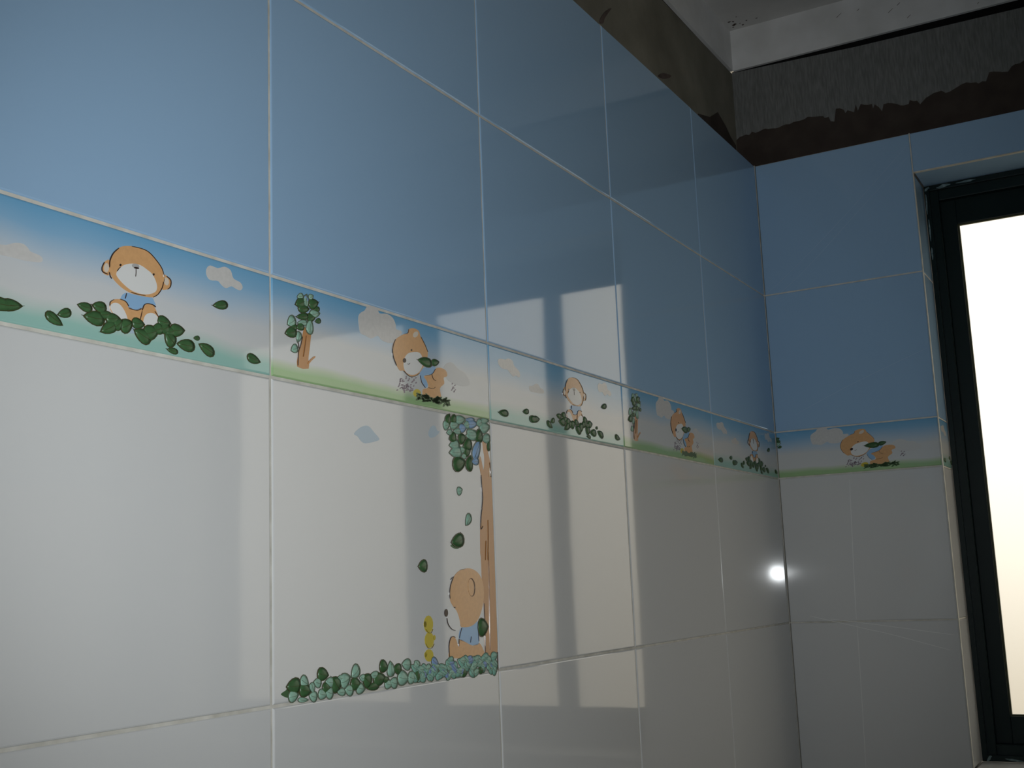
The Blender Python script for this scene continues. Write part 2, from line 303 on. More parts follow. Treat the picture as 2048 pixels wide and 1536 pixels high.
# ---- printed relief pictures: coordinates in tenths of a millimetre from the lower left tile corner
ART = {'A':{'poly':[['bear','brown',2,[[1976,737],[2064,750],[2160,743],[2240,705],[2300,651],[2328,595],[2322,532],[2277,451],[2219,410],[2122,399],[2008,401],[1920,428],[1846,477],[1815,534],[1819,603],[1860,672],[1914,715]]],['bear','brown',1,[[1819,596],[1777,577],[1753,540],[1754,506],[1776,488],[1822,494]]],['bear','brown',1,[[2321,599],[2369,588],[2392,557],[2383,511],[2350,494],[2303,492]]],['bear','white',3,[[1903,553],[1948,591],[2016,616],[2092,623],[2157,604],[2209,580],[2243,536],[2257,492],[2235,450],[2147,416],[2033,416],[1945,451],[1885,495],[1882,524]]],['bear','shirt',1,[[1965,392],[2084,397],[2206,408],[2232,385],[2246,353],[2168,350],[2130,305],[2073,288],[2004,286],[1979,316],[1923,338]]],['bear','brown',2,[[1825,277],[1832,303],[1874,328],[1935,336],[1979,316],[1998,275],[2012,228],[1987,194],[1902,189],[1842,236]]],['bear','white',3,[[1831,268],[1857,297],[1905,302],[1949,271],[1981,223],[1981,198],[1926,191],[1858,225]]],['bear','brown',1,[[1985,293],[2054,286],[2124,309],[2119,218],[1994,196]]],['bear','brown',2,[[2102,215],[2117,308],[2161,348],[2220,350],[2253,318],[2280,257],[2268,209],[2152,184]]],['bear','white',3,[[2132,210],[2150,264],[2201,291],[2254,283],[2287,233],[2242,208],[2158,187]]],['cloud','cloudc',1,[[907,493],[986,507],[1055,538],[1117,545],[1154,525],[1175,507],[1244,498],[1268,478],[1256,455],[1204,445],[1131,437],[1069,437],[1009,436],[949,436],[909,449]]],['cloud','cloudc',1,[[2758,742],[2797,777],[2879,774],[2954,802],[3023,787],[3054,729],[3132,712],[3159,678],[3132,647],[3078,651],[3031,660],[2970,632],[2917,650],[2880,672],[2798,661],[2758,693]]],['cloud','cloudc',1,[[210,694],[275,718],[367,723],[443,746],[536,734],[570,682],[671,639],[700,596],[675,562],[599,572],[541,555],[468,583],[414,613],[304,611],[224,641]]]],'ell':[['bear','cream',2,1792,536,34,22,82],['bear','cream',2,2348,556,30,25,94],['bear','greyw',4,2051,606,35,17,-172],['bear','dark',5,2059,593,25,7,-174],['bear','dark',4,1914,583,10,8,54],['bear','dark',4,2222,581,10,8,49],['cloud','paleblue',2,2032,133,36,23,-164]],'line':[['bear','dark',4,[[2054,586],[2055,556],[2052,528]]],['bear','dark',4,[[1884,531],[1896,549],[1912,567]]],['bear','dark',6,[[1817,544],[1819,594],[1848,654],[1896,702]]],['bear','dark',4,[[2013,742],[2102,747],[2174,736],[2247,691],[2301,641],[2324,584]]],['bear','dark',5,[[2318,546],[2303,495],[2264,440],[2219,410]]],['bear','dark',4,[[2147,408],[2071,403],[2014,406]]],['bear','dark',5,[[1772,573],[1752,530],[1759,500],[1804,492]]],['bear','dark',5,[[2348,594],[2389,572],[2386,524],[2359,498]]],['bear','dark',5,[[1815,509],[1825,482],[1839,468]]],['bear','dark',4,[[1973,391],[1962,349]]],['bear','dark',4,[[1916,337],[1966,329],[1995,300]]],['bear','dark',5,[[2118,293],[2136,336],[2168,353],[2220,353],[2246,342]]],['bear','dark',4,[[2118,288],[2102,225]]],['bear','dark',3,[[2237,310],[2273,276]]],['bear','dark',3,[[1998,285],[2073,285],[2111,307]]],['bear','dark',4,[[1827,272],[1830,300],[1862,324]]]],'leaf':[['dleaf',1036,125,75,37,-174],['dleaf',1365,96,67,33,156],['dleaf',1451,149,51,29,-159],['dleaf',1617,223,56,30,175],['dleaf',1739,246,55,37,178],['dleaf',1787,202,54,28,-166],['dleaf',1700,162,81,47,-179],['dleaf',1853,185,58,37,-169],['dleaf',1825,117,73,40,-150],['dleaf',1902,155,45,38,-139],['dleaf',1976,158,58,47,-150],['dleaf',2082,191,54,37,-178],['dleaf',2128,110,75,48,161],['dleaf',2204,148,69,51,-160],['dleaf',2269,184,57,39,-161],['dleaf',2327,245,59,42,-180],['dleaf',2334,201,55,44,-153],['dleaf',2395,186,55,35,-164],['dleaf',2389,128,56,51,143],['dleaf',2456,206,67,44,-171],['dleaf',2417,46,49,21,177],['dleaf',2553,109,81,43,-179],['dleaf',2658,181,28,17,-173],['dleaf',2766,111,77,40,161],['dleaf',2911,485,74,32,-167],['dleaf',3283,114,71,35,170],['dleaf',294,116,97,36,-178],['dleaf',802,188,62,29,-173],['dleaf',980,118,97,39,-179]]},'B':{'poly':[['tree','trunk',1,[[422,485],[460,481],[510,459],[503,386],[486,291],[472,218],[474,135],[326,131],[334,218],[339,269],[369,324],[395,409]]],['cloud','cloudc',1,[[1185,716],[1221,761],[1284,795],[1322,838],[1413,860],[1486,850],[1513,810],[1635,827],[1730,804],[1776,744],[1780,705],[1871,697],[1839,629],[1760,576],[1644,549],[1532,561],[1478,589],[1376,546],[1287,559],[1216,569],[1191,630]]],['cloud','cloudp',1,[[2597,441],[2651,497],[2752,524],[2840,494],[2884,469],[2975,464],[3042,423],[3097,375],[3078,329],[2919,302],[2762,312],[2674,331],[2612,383]]],['bear','brown',2,[[1720,541],[1765,603],[1900,676],[1970,699],[1986,737],[2063,764],[2160,755],[2195,700],[2266,629],[2313,565],[2293,491],[2187,359],[2087,293],[1982,278],[1889,315],[1827,310],[1780,347],[1725,418],[1708,483]]],['bear','white',3,[[2032,519],[2171,534],[2223,458],[2184,372],[2104,315],[2003,293],[1924,308],[1887,360],[1900,430],[1951,488]]],['bear','shirt',1,[[2188,371],[2357,430],[2452,426],[2385,351],[2258,322],[2301,234],[2252,199],[2192,243],[2161,309]]],['bear','brown',2,[[2237,313],[2374,350],[2441,412],[2528,439],[2636,424],[2659,371],[2592,344],[2600,285],[2517,226],[2526,124],[2320,108],[2217,105],[2210,176],[2308,206],[2286,267]]]],'ell':[['bear','cream',3,2105,708,51,26,-151],['bear','dark',4,1903,419,29,22,-155],['bear','dark',4,2027,540,13,9,-158],['flower','yellow',2,2106,128,66,39,-168],['flower','speck',1,1861,153,18,7,-168],['flower','speck',1,1933,178,18,7,-169],['flower','speck',1,2095,276,16,8,-153],['flower','speck',1,2096,228,15,9,-148],['flower','speck',1,1928,249,18,7,-160],['flower','speck',1,1868,176,15,8,-150],['flower','speck',1,1932,167,17,7,-158],['flower','speck',1,1895,111,13,10,-149],['flower','speck',1,2026,225,18,7,-168],['flower','speck',1,2060,245,17,7,-157],['flower','speck',1,2054,191,14,9,-147],['flower','speck',1,1893,124,17,7,-156],['flower','speck',1,1777,116,17,7,-158],['flower','speck',1,1897,153,18,7,-167],['flower','speck',1,1800,154,15,8,-150],['flower','speck',1,1957,141,18,7,-165],['flower','speck',1,1990,131,18,7,-169],['flower','speck',1,1980,251,13,10,-152],['flower','speck',1,1828,219,13,9,-148],['flower','speck',1,1920,150,17,7,-156],['flower','speck',1,1853,151,18,7,-164],['flower','speck',1,1954,183,13,9,-147],['flower','speck',1,1949,173,18,7,-170],['flower','speck',1,1949,195,17,7,-155],['flower','speck',1,1901,147,15,8,-150],['flower','speck',1,1870,211,15,8,-150],['flower','speck',1,1952,153,13,9,-147],['flower','speck',1,1819,185,15,8,-151],['flower','speck',1,1970,174,16,8,-151],['flower','speck',1,1827,205,15,8,-151],['flower','speck',1,1964,233,16,8,-153],['flower','speck',1,1867,141,17,7,-161],['flower','speck',1,1827,140,16,7,-154],['flower','speck',1,1930,135,18,7,-161],['flower','speck',1,2000,172,16,8,-153],['flower','speck',1,2061,256,16,8,-151],['flower','speck',1,2038,233,15,8,-148],['flower','speck',1,1891,171,18,7,-165],['flower','speck',1,1850,234,18,7,-164],['flower','speck',1,1871,224,17,7,-157],['flower','speck',1,2008,161,13,10,-153],['flower','speck',1,2008,141,13,10,-150],['flower','speck',1,1957,175,18,7,-167],['flower','speck',1,1936,174,18,7,-166],['flower','speck',1,2032,145,18,7,-161],['flower','speck',1,2028,271,17,7,-157],['flower','speck',1,1935,190,18,7,-163],['flower','speck',1,1811,169,13,9,-146],['flower','speck',1,1931,265,13,9,-148],['flower','speck',1,1884,132,18,7,-166],['flower','speck',1,1930,157,14,8,-148],['flower','speck',1,1837,208,15,8,-151],['flower','speck',1,1877,146,15,8,-150],['flower','speck',1,1901,169,16,7,-155],['flower','speck',1,2006,196,18,7,-163],['flower','speck',1,1988,140,18,7,-163],['flower','speck',1,1889,214,16,7,-154],['flower','speck',1,1832,228,13,9,-146],['flower','speck',1,2031,159,18,7,-168],['flower','speck',1,1849,174,17,7,-162],['flower','speck',1,2783,229,15,8,-141],['flower','speck',1,2757,257,15,8,-143],['flower','speck',1,2756,306,16,8,-145],['flower','speck',1,2770,273,20,6,-166],['flower','speck',1,2759,256,15,8,-142],['flower','speck',1,2807,247,17,7,-149],['flower','speck',1,2787,227,16,8,-146],['flower','speck',1,2779,263,20,6,-171],['flower','speck',1,2740,238,18,7,-152],['flower','speck',1,2804,294,19,7,-156]],'line':[['tree','trunk',14,[[464,176],[503,215],[557,253]]],['tree','dark',5,[[324,367],[339,329],[347,290]]],['tree','dark',4,[[394,399],[366,313],[341,259],[332,142]]],['tree','brownd',5,[[444,417],[419,291],[403,228]]],['bear','dark',4,[[1951,394],[1971,391],[1992,406]]],['bear','dark',5,[[1761,602],[1724,542],[1710,483],[1725,418],[1770,351]]],['bear','dark',4,[[1885,316],[1982,275],[2083,292],[2156,331]]],['bear','dark',3,[[1900,676],[1970,699],[1986,737]]],['bear','dark',3,[[2195,700],[2266,629],[2313,565]]],['bear','dark',3,[[2374,350],[2397,306],[2445,294]]],['bear','dark',3,[[2304,205],[2388,208],[2431,227]]],['bear','dark',3,[[2165,309],[2192,243],[2252,199]]],['bear','dark',3,[[2441,412],[2374,350],[2247,318]]]],'leaf':[['lleaf',441,719,58,42,75],['lleaf',512,769,33,25,-152],['lleaf',371,746,40,25,-161],['lleaf',557,627,68,35,-165],['lleaf',399,521,63,25,-168],['lleaf',255,506,57,46,-147],['lleaf',344,390,46,35,72],['lleaf',290,279,44,35,-153],['lleaf',492,502,65,46,78],['bleaf',445,723,48,31,81],['dleaf',371,690,64,44,-157],['dleaf',409,646,68,36,-172],['dleaf',542,713,63,42,-159],['dleaf',589,675,36,20,-164],['dleaf',400,575,76,28,-168],['dleaf',509,587,56,35,-166],['dleaf',604,573,36,22,-163],['dleaf',368,483,48,33,-159],['dleaf',284,461,39,24,-163],['dleaf',246,412,69,43,-164],['dleaf',2265,458,117,45,180],['dleaf',2440,478,66,33,-168],['blade',2246,93,50,10,-164],['blade',2452,92,39,14,-139],['blade',2121,72,46,11,-156],['blade',2242,65,50,10,-171],['blade',2588,104,49,11,177],['blade',2197,86,36,14,155],['blade',2406,83,47,11,175],['blade',2149,78,48,11,-179],['blade',2282,126,37,14,156],['blade',2377,84,36,15,154],['blade',2515,74,52,11,-166],['blade',2567,105,34,16,146],['blade',2614,129,44,13,-146],['blade',2233,66,50,10,-168],['blade',2466,113,52,11,-173],['blade',2329,107,49,11,-179],['blade',2440,74,47,12,174],['blade',2641,80,31,18,136],['blade',2493,122,38,15,157],['blade',2662,77,52,11,-178],['blade',2517,120,40,14,160],['blade',2436,113,39,14,-138],['blade',2596,71,41,14,-142],['blade',2567,108,45,13,-147],['blade',2276,79,36,14,155],['blade',2138,87,37,14,-135],['blade',2519,112,37,15,154],['blade',2673,104,31,18,134],['blade',2287,123,49,11,-180],['blade',2133,113,49,10,-166],['blade',2458,122,38,14,-136],['blade',2607,115,33,17,142],['blade',2623,111,53,11,-170],['blade',2404,90,49,11,-180],['blade',2427,92,33,16,145],['blade',2397,103,45,12,171],['blade',2246,108,31,17,137],['blade',2405,96,36,15,48],['blade',2345,93,36,15,47],['blade',2459,91,39,14,-138],['blade',2466,102,47,12,174],['blade',2309,84,43,12,169],['blade',2128,121,45,11,174],['blade',2663,120,54,11,-170],['blade',2447,111,51,11,-164],['blade',2288,105,49,11,-179],['blade',2281,104,41,13,166],['blade',2129,89,42,12,169],['blade',2287,114,40,13,163],['blade',2247,116,50,10,-168],['blade',2508,126,51,11,-161],['blade',2298,76,51,10,-169],['blade',2600,124,52,11,-162],['blade',2478,76,52,10,-170],['blade',2240,120,50,10,-175],['blade',2219,76,38,14,159],['blade',2216,109,39,13,162],['blade',2474,81,51,11,-162],['blade',2186,108,40,13,164],['blade',2265,106,50,10,-167]]},'T':{'poly':[['tree','trunk',1,[[3316,2355],[3396,2340],[3436,2233],[3469,2146],[3479,2036],[3484,1860],[3493,1707],[3496,1542],[3495,1379],[3490,1216],[3503,1077],[3498,763],[3486,451],[3476,183],[3230,184],[3242,463],[3231,733],[3211,980],[3214,1203],[3202,1161],[3210,1374],[3225,1502],[3255,1632],[3287,1763],[3273,1882],[3263,2012],[3232,2108],[3232,2140],[3258,2197],[3282,2171],[3312,2080],[3330,2065],[3347,2149],[3341,2225]]],['leaf_tip','dleafc',1,[[2633,1264],[2692,1285],[2780,1294],[2837,1269],[2776,1235],[2699,1237]]],['cloud','paleblue',1,[[1095,2235],[1200,2303],[1306,2324],[1394,2274],[1474,2222],[1428,2196],[1266,2161],[1197,2176],[1146,2214]]],['cloud','paleblue',1,[[2293,2353],[2348,2422],[2412,2434],[2452,2391],[2494,2383],[2417,2329],[2322,2309]]],['bear','brown',3,[[2597,810],[2625,903],[2708,983],[2824,1029],[2988,1040],[3128,999],[3208,930],[3243,831],[3229,708],[3174,600],[3097,518],[2975,470],[2814,466],[2763,498],[2735,591],[2667,661],[2604,727]]],['bear','white',4,[[2516,654],[2590,675],[2671,655],[2730,594],[2765,498],[2735,446],[2654,442],[2579,483],[2539,555]]],['bear','shirt',2,[[2791,463],[2975,466],[3092,516],[3112,397],[3110,289],[2987,282],[2851,322],[2739,360]]],['bear','white',1,[[3085,519],[3170,539],[3199,441],[3205,343],[3173,236],[3105,289]]],['bear','brown',2,[[2559,322],[2584,373],[2629,388],[2683,359],[2717,295],[2740,288],[2755,351],[2873,315],[2998,276],[3118,297],[3197,223],[3210,164],[2980,166],[2578,185],[2555,253]]],['leaf_tip','dleafc',1,[[98,84],[156,110],[200,135],[259,111],[236,66],[185,48]]]],'ell':[['bear','dark',5,2518,617,37,31,85],['bear','dark',5,2674,663,13,7,178],['bear','brownd',4,3004,851,95,70,98],['bear','brown',5,2990,851,85,56,97],['flower','yellow',2,2207,524,81,79,86],['flower','yellow',2,2214,377,79,74,173],['flower','yellow',2,2203,237,75,58,174],['flower','yellow',2,2149,527,27,25,87],['flower','yellow',2,2301,395,25,21,88],['flower','yellow',2,2144,247,24,21,90]],'line':[['tree','brownd',4,[[3349,1123],[3373,1377],[3377,1539]]],['tree','brownd',5,[[3300,1123],[3322,1322]]],['tree','dark',5,[[3267,2001],[3275,1871],[3284,1763],[3260,1654]]],['tree','dark',5,[[3264,1654],[3238,1567],[3225,1438],[3267,1471]]],['tree','creamd',7,[[3431,2088],[3440,2034],[3441,1990]]],['tree','dark',4,[[3456,2145],[3463,2057],[3471,1992]]],['tree','brownd',5,[[3362,1203],[3355,829],[3330,214]]],['tree','dark',9,[[3476,183],[3475,94],[3475,-2]]],['tree','dark',4,[[3240,683],[3244,463],[3233,190]]],['leaf_tip','dark',6,[[2819,1357],[2822,1383],[2825,1400]]],['bear','dark',5,[[3005,943],[3055,902],[3065,835],[3037,769]]],['bear','dark',4,[[2673,962],[2612,880],[2593,810],[2596,751]]],['bear','dark',5,[[2529,567],[2548,508],[2611,458],[2677,441]]],['bear','dark',3,[[2801,1026],[2894,1037]]],['bear','dark',3,[[2615,933],[2650,956]]],['bear','dark',4,[[2795,463],[2765,409],[2744,364]]],['bear','dark',4,[[2969,369],[2951,310]]],['bear','dark',4,[[3108,397],[3112,313]]],['bear','dark',5,[[2557,196],[2551,300],[2584,373],[2629,388],[2673,374]]],['bear','dark',4,[[2739,358],[2731,288]]],['flower','olive',4,[[2159,481],[2192,448],[2244,443],[2277,475]]],['flower','olive',4,[[2152,347],[2186,306],[2248,302],[2292,338]]]],'leaf':[['lleaf',2622,2463,60,46,-160],['lleaf',2770,2478,84,42,-171],['lleaf',2883,2543,102,45,-172],['lleaf',2677,2395,50,31,-169],['lleaf',2826,2419,77,32,-173],['lleaf',2768,2276,96,50,-172],['lleaf',2794,2204,120,59,-173],['lleaf',2941,2173,45,30,-170],['lleaf',3109,2403,115,54,-172],['lleaf',3090,2434,84,32,-173],['lleaf',3369,2510,109,60,-170],['lleaf',3400,2396,83,49,-170],['lleaf',3269,2550,65,43,-166],['lleaf',2915,2235,51,32,-170],['lleaf',3374,2583,87,28,-173],['lleaf',3012,2502,63,43,-166],['bleaf',3117,2523,105,46,-172],['bleaf',2928,2461,72,45,-169],['bleaf',3193,2258,127,65,56],['bleaf',3158,2135,72,37,-173],['bleaf',3078,2563,94,22,-174],['dleaf',2655,2525,58,48,60],['dleaf',2757,2535,57,44,-160],['dleaf',2733,2347,64,50,-162],['dleaf',2906,2352,72,53,-165],['dleaf',3016,2297,84,63,-163],['dleaf',2837,2089,119,72,-168],['dleaf',3039,2105,79,64,71],['dleaf',3245,2404,80,66,-152],['dleaf',2995,2220,62,45,-167],['dleaf',3443,2322,56,30,82],['lleaf',2834,1814,50,41,-163],['lleaf',2983,1528,70,49,46],['dleaf',2774,1315,112,65,-171],['dleaf',2135,1068,71,55,-177],['dleaf',3200,447,96,85,-179],['lleaf',380,153,54,49,154],['lleaf',479,100,41,38,118],['lleaf',550,133,47,38,167],['lleaf',709,124,57,39,171],['lleaf',699,41,57,48,163],['lleaf',862,30,58,30,173],['lleaf',914,121,69,60,-163],['lleaf',856,145,42,25,173],['lleaf',1059,179,63,55,-145],['lleaf',971,35,59,45,169],['lleaf',1125,36,61,48,168],['lleaf',1162,119,44,31,172],['lleaf',1339,125,63,36,174],['lleaf',1579,158,64,56,96],['lleaf',1537,35,56,42,171],['lleaf',1621,38,60,47,170],['lleaf',1766,68,87,64,172],['lleaf',1829,182,68,49,174],['lleaf',1902,56,59,54,164],['lleaf',363,16,61,19,174],['lleaf',611,35,56,40,169],['dleaf',252,135,79,57,180],['dleaf',387,90,69,52,169],['dleaf',614,195,67,50,170],['dleaf',786,102,68,63,134],['dleaf',660,84,51,39,169],['dleaf',1057,78,69,50,171],['dleaf',1222,94,63,59,149],['dleaf',1401,89,87,54,-177],['dleaf',1310,34,86,32,-177],['dleaf',1469,193,59,52,167],['dleaf',1683,155,57,45,172],['dleaf',1492,76,52,26,174],['lleaf',244,58,59,45,-174],['lleaf',493,30,50,40,166],['tleaf',1931,71,61,35,150],['tleaf',1961,46,56,39,152],['tleaf',1951,139,57,33,151],['tleaf',1995,152,45,34,-158],['lleaf',1976,164,43,32,-145],['lleaf',2001,173,49,33,149],['tleaf',2019,35,46,30,-158],['tleaf',2016,113,61,37,150],['lleaf',2066,120,49,35,-178],['lleaf',2065,56,49,35,122],['tleaf',2078,98,46,31,166],['tleaf',2098,65,47,37,50],['tleaf',2086,37,52,40,-175],['tleaf',2117,131,49,32,155],['bleaf2',2114,69,49,39,145],['tleaf',2139,118,46,32,137],['lleaf',2175,122,55,36,-174],['tleaf',2160,101,44,36,-144],['tleaf',2192,39,41,33,159],['tleaf',2214,52,48,33,169],['bleaf2',2208,95,48,37,123],['tleaf',2225,48,54,44,152],['tleaf',2252,86,56,40,160],['bleaf2',2281,101,54,31,144],['tleaf',2293,138,52,35,154],['bleaf2',2300,167,64,39,152],['tleaf',2300,74,46,38,51],['tleaf',2307,119,57,32,154],['lleaf',2335,123,52,32,-176],['tleaf',2356,33,53,35,-173],['tleaf',2386,42,51,34,166],['tleaf',2398,110,51,38,172],['tleaf',2379,44,49,36,171],['tleaf',2427,111,48,31,165],['lleaf',2446,103,55,31,161],['tleaf',2431,53,58,37,159],['bleaf2',2440,83,47,28,157],['tleaf',2462,97,55,37,166],['tleaf',2470,63,56,31,154],['tleaf',2530,137,47,34,163],['bleaf2',2503,33,50,34,133],['lleaf',2551,99,59,33,153],['lleaf',2543,20,58,30,-155],['tleaf',2578,169,51,32,175],['bleaf2',2587,140,59,33,-177],['lleaf',2597,47,56,32,172],['tleaf',2617,25,57,35,172],['bleaf2',2632,85,62,39,148],['bleaf2',2656,57,50,33,-169],['tleaf',2661,101,46,45,157],['tleaf',2687,29,58,32,171],['tleaf',2703,43,63,37,155],['tleaf',2696,40,56,46,165],['lleaf',2742,55,59,32,173],['lleaf',2752,28,55,32,164],['tleaf',2768,130,67,42,154],['lleaf',2800,149,58,36,177],['bleaf2',2784,47,57,38,-149],['tleaf',2804,71,59,33,168],['lleaf',2847,135,51,34,144],['tleaf',2853,71,58,45,154],['tleaf',2860,97,50,45,123],['tleaf',2869,147,63,35,150],['tleaf',2881,91,59,43,165],['bleaf2',2921,154,57,31,-162],['tleaf',2913,99,50,35,-163],['bleaf2',2926,131,60,37,-158],['bleaf2',2950,135,62,39,-174],['tleaf',2960,11,61,37,141],['lleaf',2965,53,51,34,174],['tleaf',2991,132,53,37,-168],['tleaf',3033,119,52,47,146],['lleaf',3022,88,70,43,-163],['lleaf',3050,138,67,37,-172],['lleaf',3052,16,57,34,-161],['tleaf',3103,116,68,37,162],['tleaf',3113,139,49,32,160],['lleaf',3133,90,62,34,173],['lleaf',3114,95,63,40,-169],['tleaf',3154,121,59,33,159],['tleaf',3166,64,65,44,158],['tleaf',3167,44,53,47,-171],['tleaf',3197,135,55,33,-175],['bleaf2',3220,80,54,39,-175],['tleaf',3233,149,63,43,171],['lleaf',3249,90,66,39,146],['tleaf',3264,79,53,38,173],['lleaf',3297,117,55,43,174],['lleaf',3295,50,50,41,138],['tleaf',3322,20,63,37,141],['lleaf',3333,30,56,30,154],['bleaf2',3350,64,52,34,162],['tleaf',3406,146,66,45,-171],['tleaf',3375,60,73,37,154],['tleaf',3397,9,54,50,148],['tleaf',3419,71,66,38,143],['dleaf',1998,68,57,44,91],['dleaf',2815,31,50,44,171],['dleaf',3141,29,48,36,175]]}}
HL = 0.00013
def dome(bm, pts, h0, h1, hc, mi):
    a = sum(pts[i][0] * pts[(i + 1) % len(pts)][1] - pts[(i + 1) % len(pts)][0] * pts[i][1] for i in range(len(pts)))
    if a < 0: pts = pts[::-1]
    n = len(pts); cx = sum(p[0] for p in pts) / n; cy = sum(p[1] for p in pts) / n
    lo = [bm.verts.new((x, y, h0)) for x, y in pts]; md = [bm.verts.new((x, y, h1)) for x, y in pts]
    tp = [bm.verts.new((cx + (x - cx) * .55, cy + (y - cy) * .55, h1 + (hc - h1) * .75)) for x, y in pts]; ce_ = bm.verts.new((cx, cy, hc))
    for i in range(n):
        j = (i + 1) % n
        for q in ((lo[i], lo[j], md[j], md[i]), (md[i], md[j], tp[j], tp[i]), (tp[i], tp[j], ce_)):
            f = bm.faces.new(q); f.material_index = mi; f.smooth = len(q) == 3 or q[0] is md[i]
def ring(cx, cy, a, b, ang, n=16, leaf=False, k=1.0, flip=1):
    t = math.radians(ang); out = []
    for i in range(n):
        u = 2 * math.pi * i / n
        x, y = a * math.cos(u), b * math.sin(u)
        if leaf:
            x *= 1.12 if abs(math.cos(u)) > 0.99 and math.cos(u) > 0 else 1.0; y *= (1.02 - 0.30 * math.cos(u))
        x *= k * flip; y *= k
        out.append((cx + x * math.cos(t) - y * math.sin(t), cy + x * math.sin(t) + y * math.cos(t)))
    return out
def ribbon(pts, w):
    L, Rr = [], []
    for i, p in enumerate(pts):
        a, c = pts[max(0, i - 1)], pts[min(len(pts) - 1, i + 1)]; dx, dy = c[0] - a[0], c[1] - a[1]; d = math.hypot(dx, dy) or 1
        hw = w / 2 * (0.55 if i in (0, len(pts) - 1) else 1.0)
        L.append((p[0] - dy / d * hw, p[1] + dx / d * hw)); Rr.append((p[0] + dy / d * hw, p[1] - dx / d * hw))
    return L + Rr[::-1]
def openspline(pts, k=3):
    q = [pts[0]] + list(pts) + [pts[-1]]; out = []
    for i in range(1, len(q) - 2):
        p0, p1, p2, p3 = q[i - 1:i + 3]
        for j in range(k):
            t = j / k; out.append(tuple(0.5 * (2 * p1[c] + (p2[c] - p0[c]) * t + (2 * p0[c] - 5 * p1[c] + 4 * p2[c] - p3[c]) * t * t + (3 * p1[c] - p0[c] - 3 * p2[c] + p3[c]) * t ** 3) for c in (0, 1)))
    out.append(pts[-1]); return out
S = 1e-4
def build_art(key, s0=0.0, s1=W):
    """list of (name, mesh) for one picture, cut to the strip s0..s1 of the tile"""
    D = ART[key]; res = []; grp = {}; order = []
    RR = random.Random(len(key) * 7 + ord(key[0]))
    def g(name):
        if name not in grp: grp[name] = (bmesh.new(), []); order.append(name)
        return grp[name]
    def mi(slots, m):
        m = 'white_p' if m == 'white' else m
        if m not in slots: slots.append(m)
        return slots.index(m)
    def sc(pts): return clip([(x * S, y * S) for x, y in pts], s0 + 0.0015, s1 - 0.0015)
    cl = 0
    for ob, m, lv, pts in D['poly']:
        if ob in ('cloud', 'leaf_tip'): cl += 1; nm = ob + str(cl)
        else: nm = ob
        p = sc(smooth(pts, 3) if ob != 'tree' else smooth(pts, 2))
        if not p: continue
        bm, sl = g(nm); prism(bm, p, 0, HL * lv, mi(sl, m))
    for ob, m, lv, cx, cy, a, b, an in D['ell']:
        nm = ob
        if ob == 'cloud': cl += 1; nm = ob + str(cl)
        p = sc(ring(cx, cy, a, b, an, 6 if m == 'speck' else 14))
        if not p: continue
        bm, sl = g(nm); prism(bm, p, 0, HL * lv, mi(sl, m))
    for ob, m, w, pts in D['line']:
        p = sc(ribbon(openspline(pts), max(4.2, w * 1.15)))
        if not p: continue
        nm = ob
        if ob == 'leaf_tip': nm = [o for o in order if o.startswith('leaf_tip')][-1:] or ['leaf_tip0']; nm = nm[0]
        bm, sl = g(nm); prism(bm, p, 0, HL * (6 if key != 'T' else 6), mi(sl, m))
    for i, (m, cx, cy, a, b, an) in enumerate(D['leaf']):
        fp = RR.choice((-1, 1))
        if m == 'blade':
            p = sc(ring(cx, cy, a, b, an, 6))
            if p: bm, sl = g('grass_tuft'); prism(bm, p, 0, HL * 2.5, mi(sl, m))
            continue
        lv = 3 + (i % 5) * 0.35 + (1.2 if m == 'dleaf' else 0)
        p0 = sc(ring(cx, cy, a, b, an, 14, True, 1.10, fp)); p1 = sc(ring(cx, cy, a, b, an, 14, True, 0.94 if m != 'dleaf' else 0.98, fp))
        if not p0 or not p1: continue
        bm, sl = g('leaf%d' % i)
        prism(bm, p0, 0, HL * lv, mi(sl, 'leafedge' if m == 'dleaf' else 'ledge2')); dome(bm, p1, 0, HL * (lv + 0.3), HL * (lv + 0.3) + b * S * 0.20, mi(sl, m))
        if a > 20:
            t = math.radians(an); c_, s_ = math.cos(t), math.sin(t)
            v = sc(ribbon([(cx - a * .8 * c_, cy - a * .8 * s_), (cx - b * .1 * s_, cy + b * .1 * c_), (cx + a * .8 * c_, cy + a * .8 * s_)], 3.6))
            if v: prism(bm, v, 0, HL * (lv + 0.4) + b * S * 0.20, mi(sl, 'leafedge' if m == 'dleaf' else 'ledge2'))
            if m == 'dleaf' and a > 34 and (i % 2 == 0):
                e = sc(ribbon([(cx + fp * a * 1.0 * c_, cy + fp * a * 1.0 * s_), (cx + fp * a * 1.38 * c_, cy + fp * a * 1.38 * s_ + 4)], 5.0))
                if e: prism(bm, e, 0, HL * lv, mi(sl, 'leafedge'))
    for nm in order:
        bm, sl = grp[nm]; base = nm.rstrip('0123456789'); base = 'leaf' if base == 'leaf_tip' else base
        me = bpy.data.meshes.new(base); bm.to_mesh(me); bm.free()
        for s_ in sl: me.materials.append(M[s_])
        res.append((base, me))
    return res
_art = {}
def add_art(tile, key, s0=0.0, s1=W):
    k = (key, s0, s1)
    if k not in _art: _art[k] = build_art(key, s0, s1)
    for nm, me in _art[k]:
        o = link(nm, me, (), tile)
        o.matrix_local = Matrix.Translation((-s0, 0, 0.00002))

ROWS = [(Z0 - HT * k, Z0 - HT * (k - 1), 'white') for k in range(7, 0, -1)] + [(Z0, ZB, 'border'), (ZB, ZH, 'blue'), (ZH, ZT, 'blue')]
LABA, LABB = 'border tile with a sitting bear among green leaves', 'border tile with a small tree and a bear sniffing flowers'

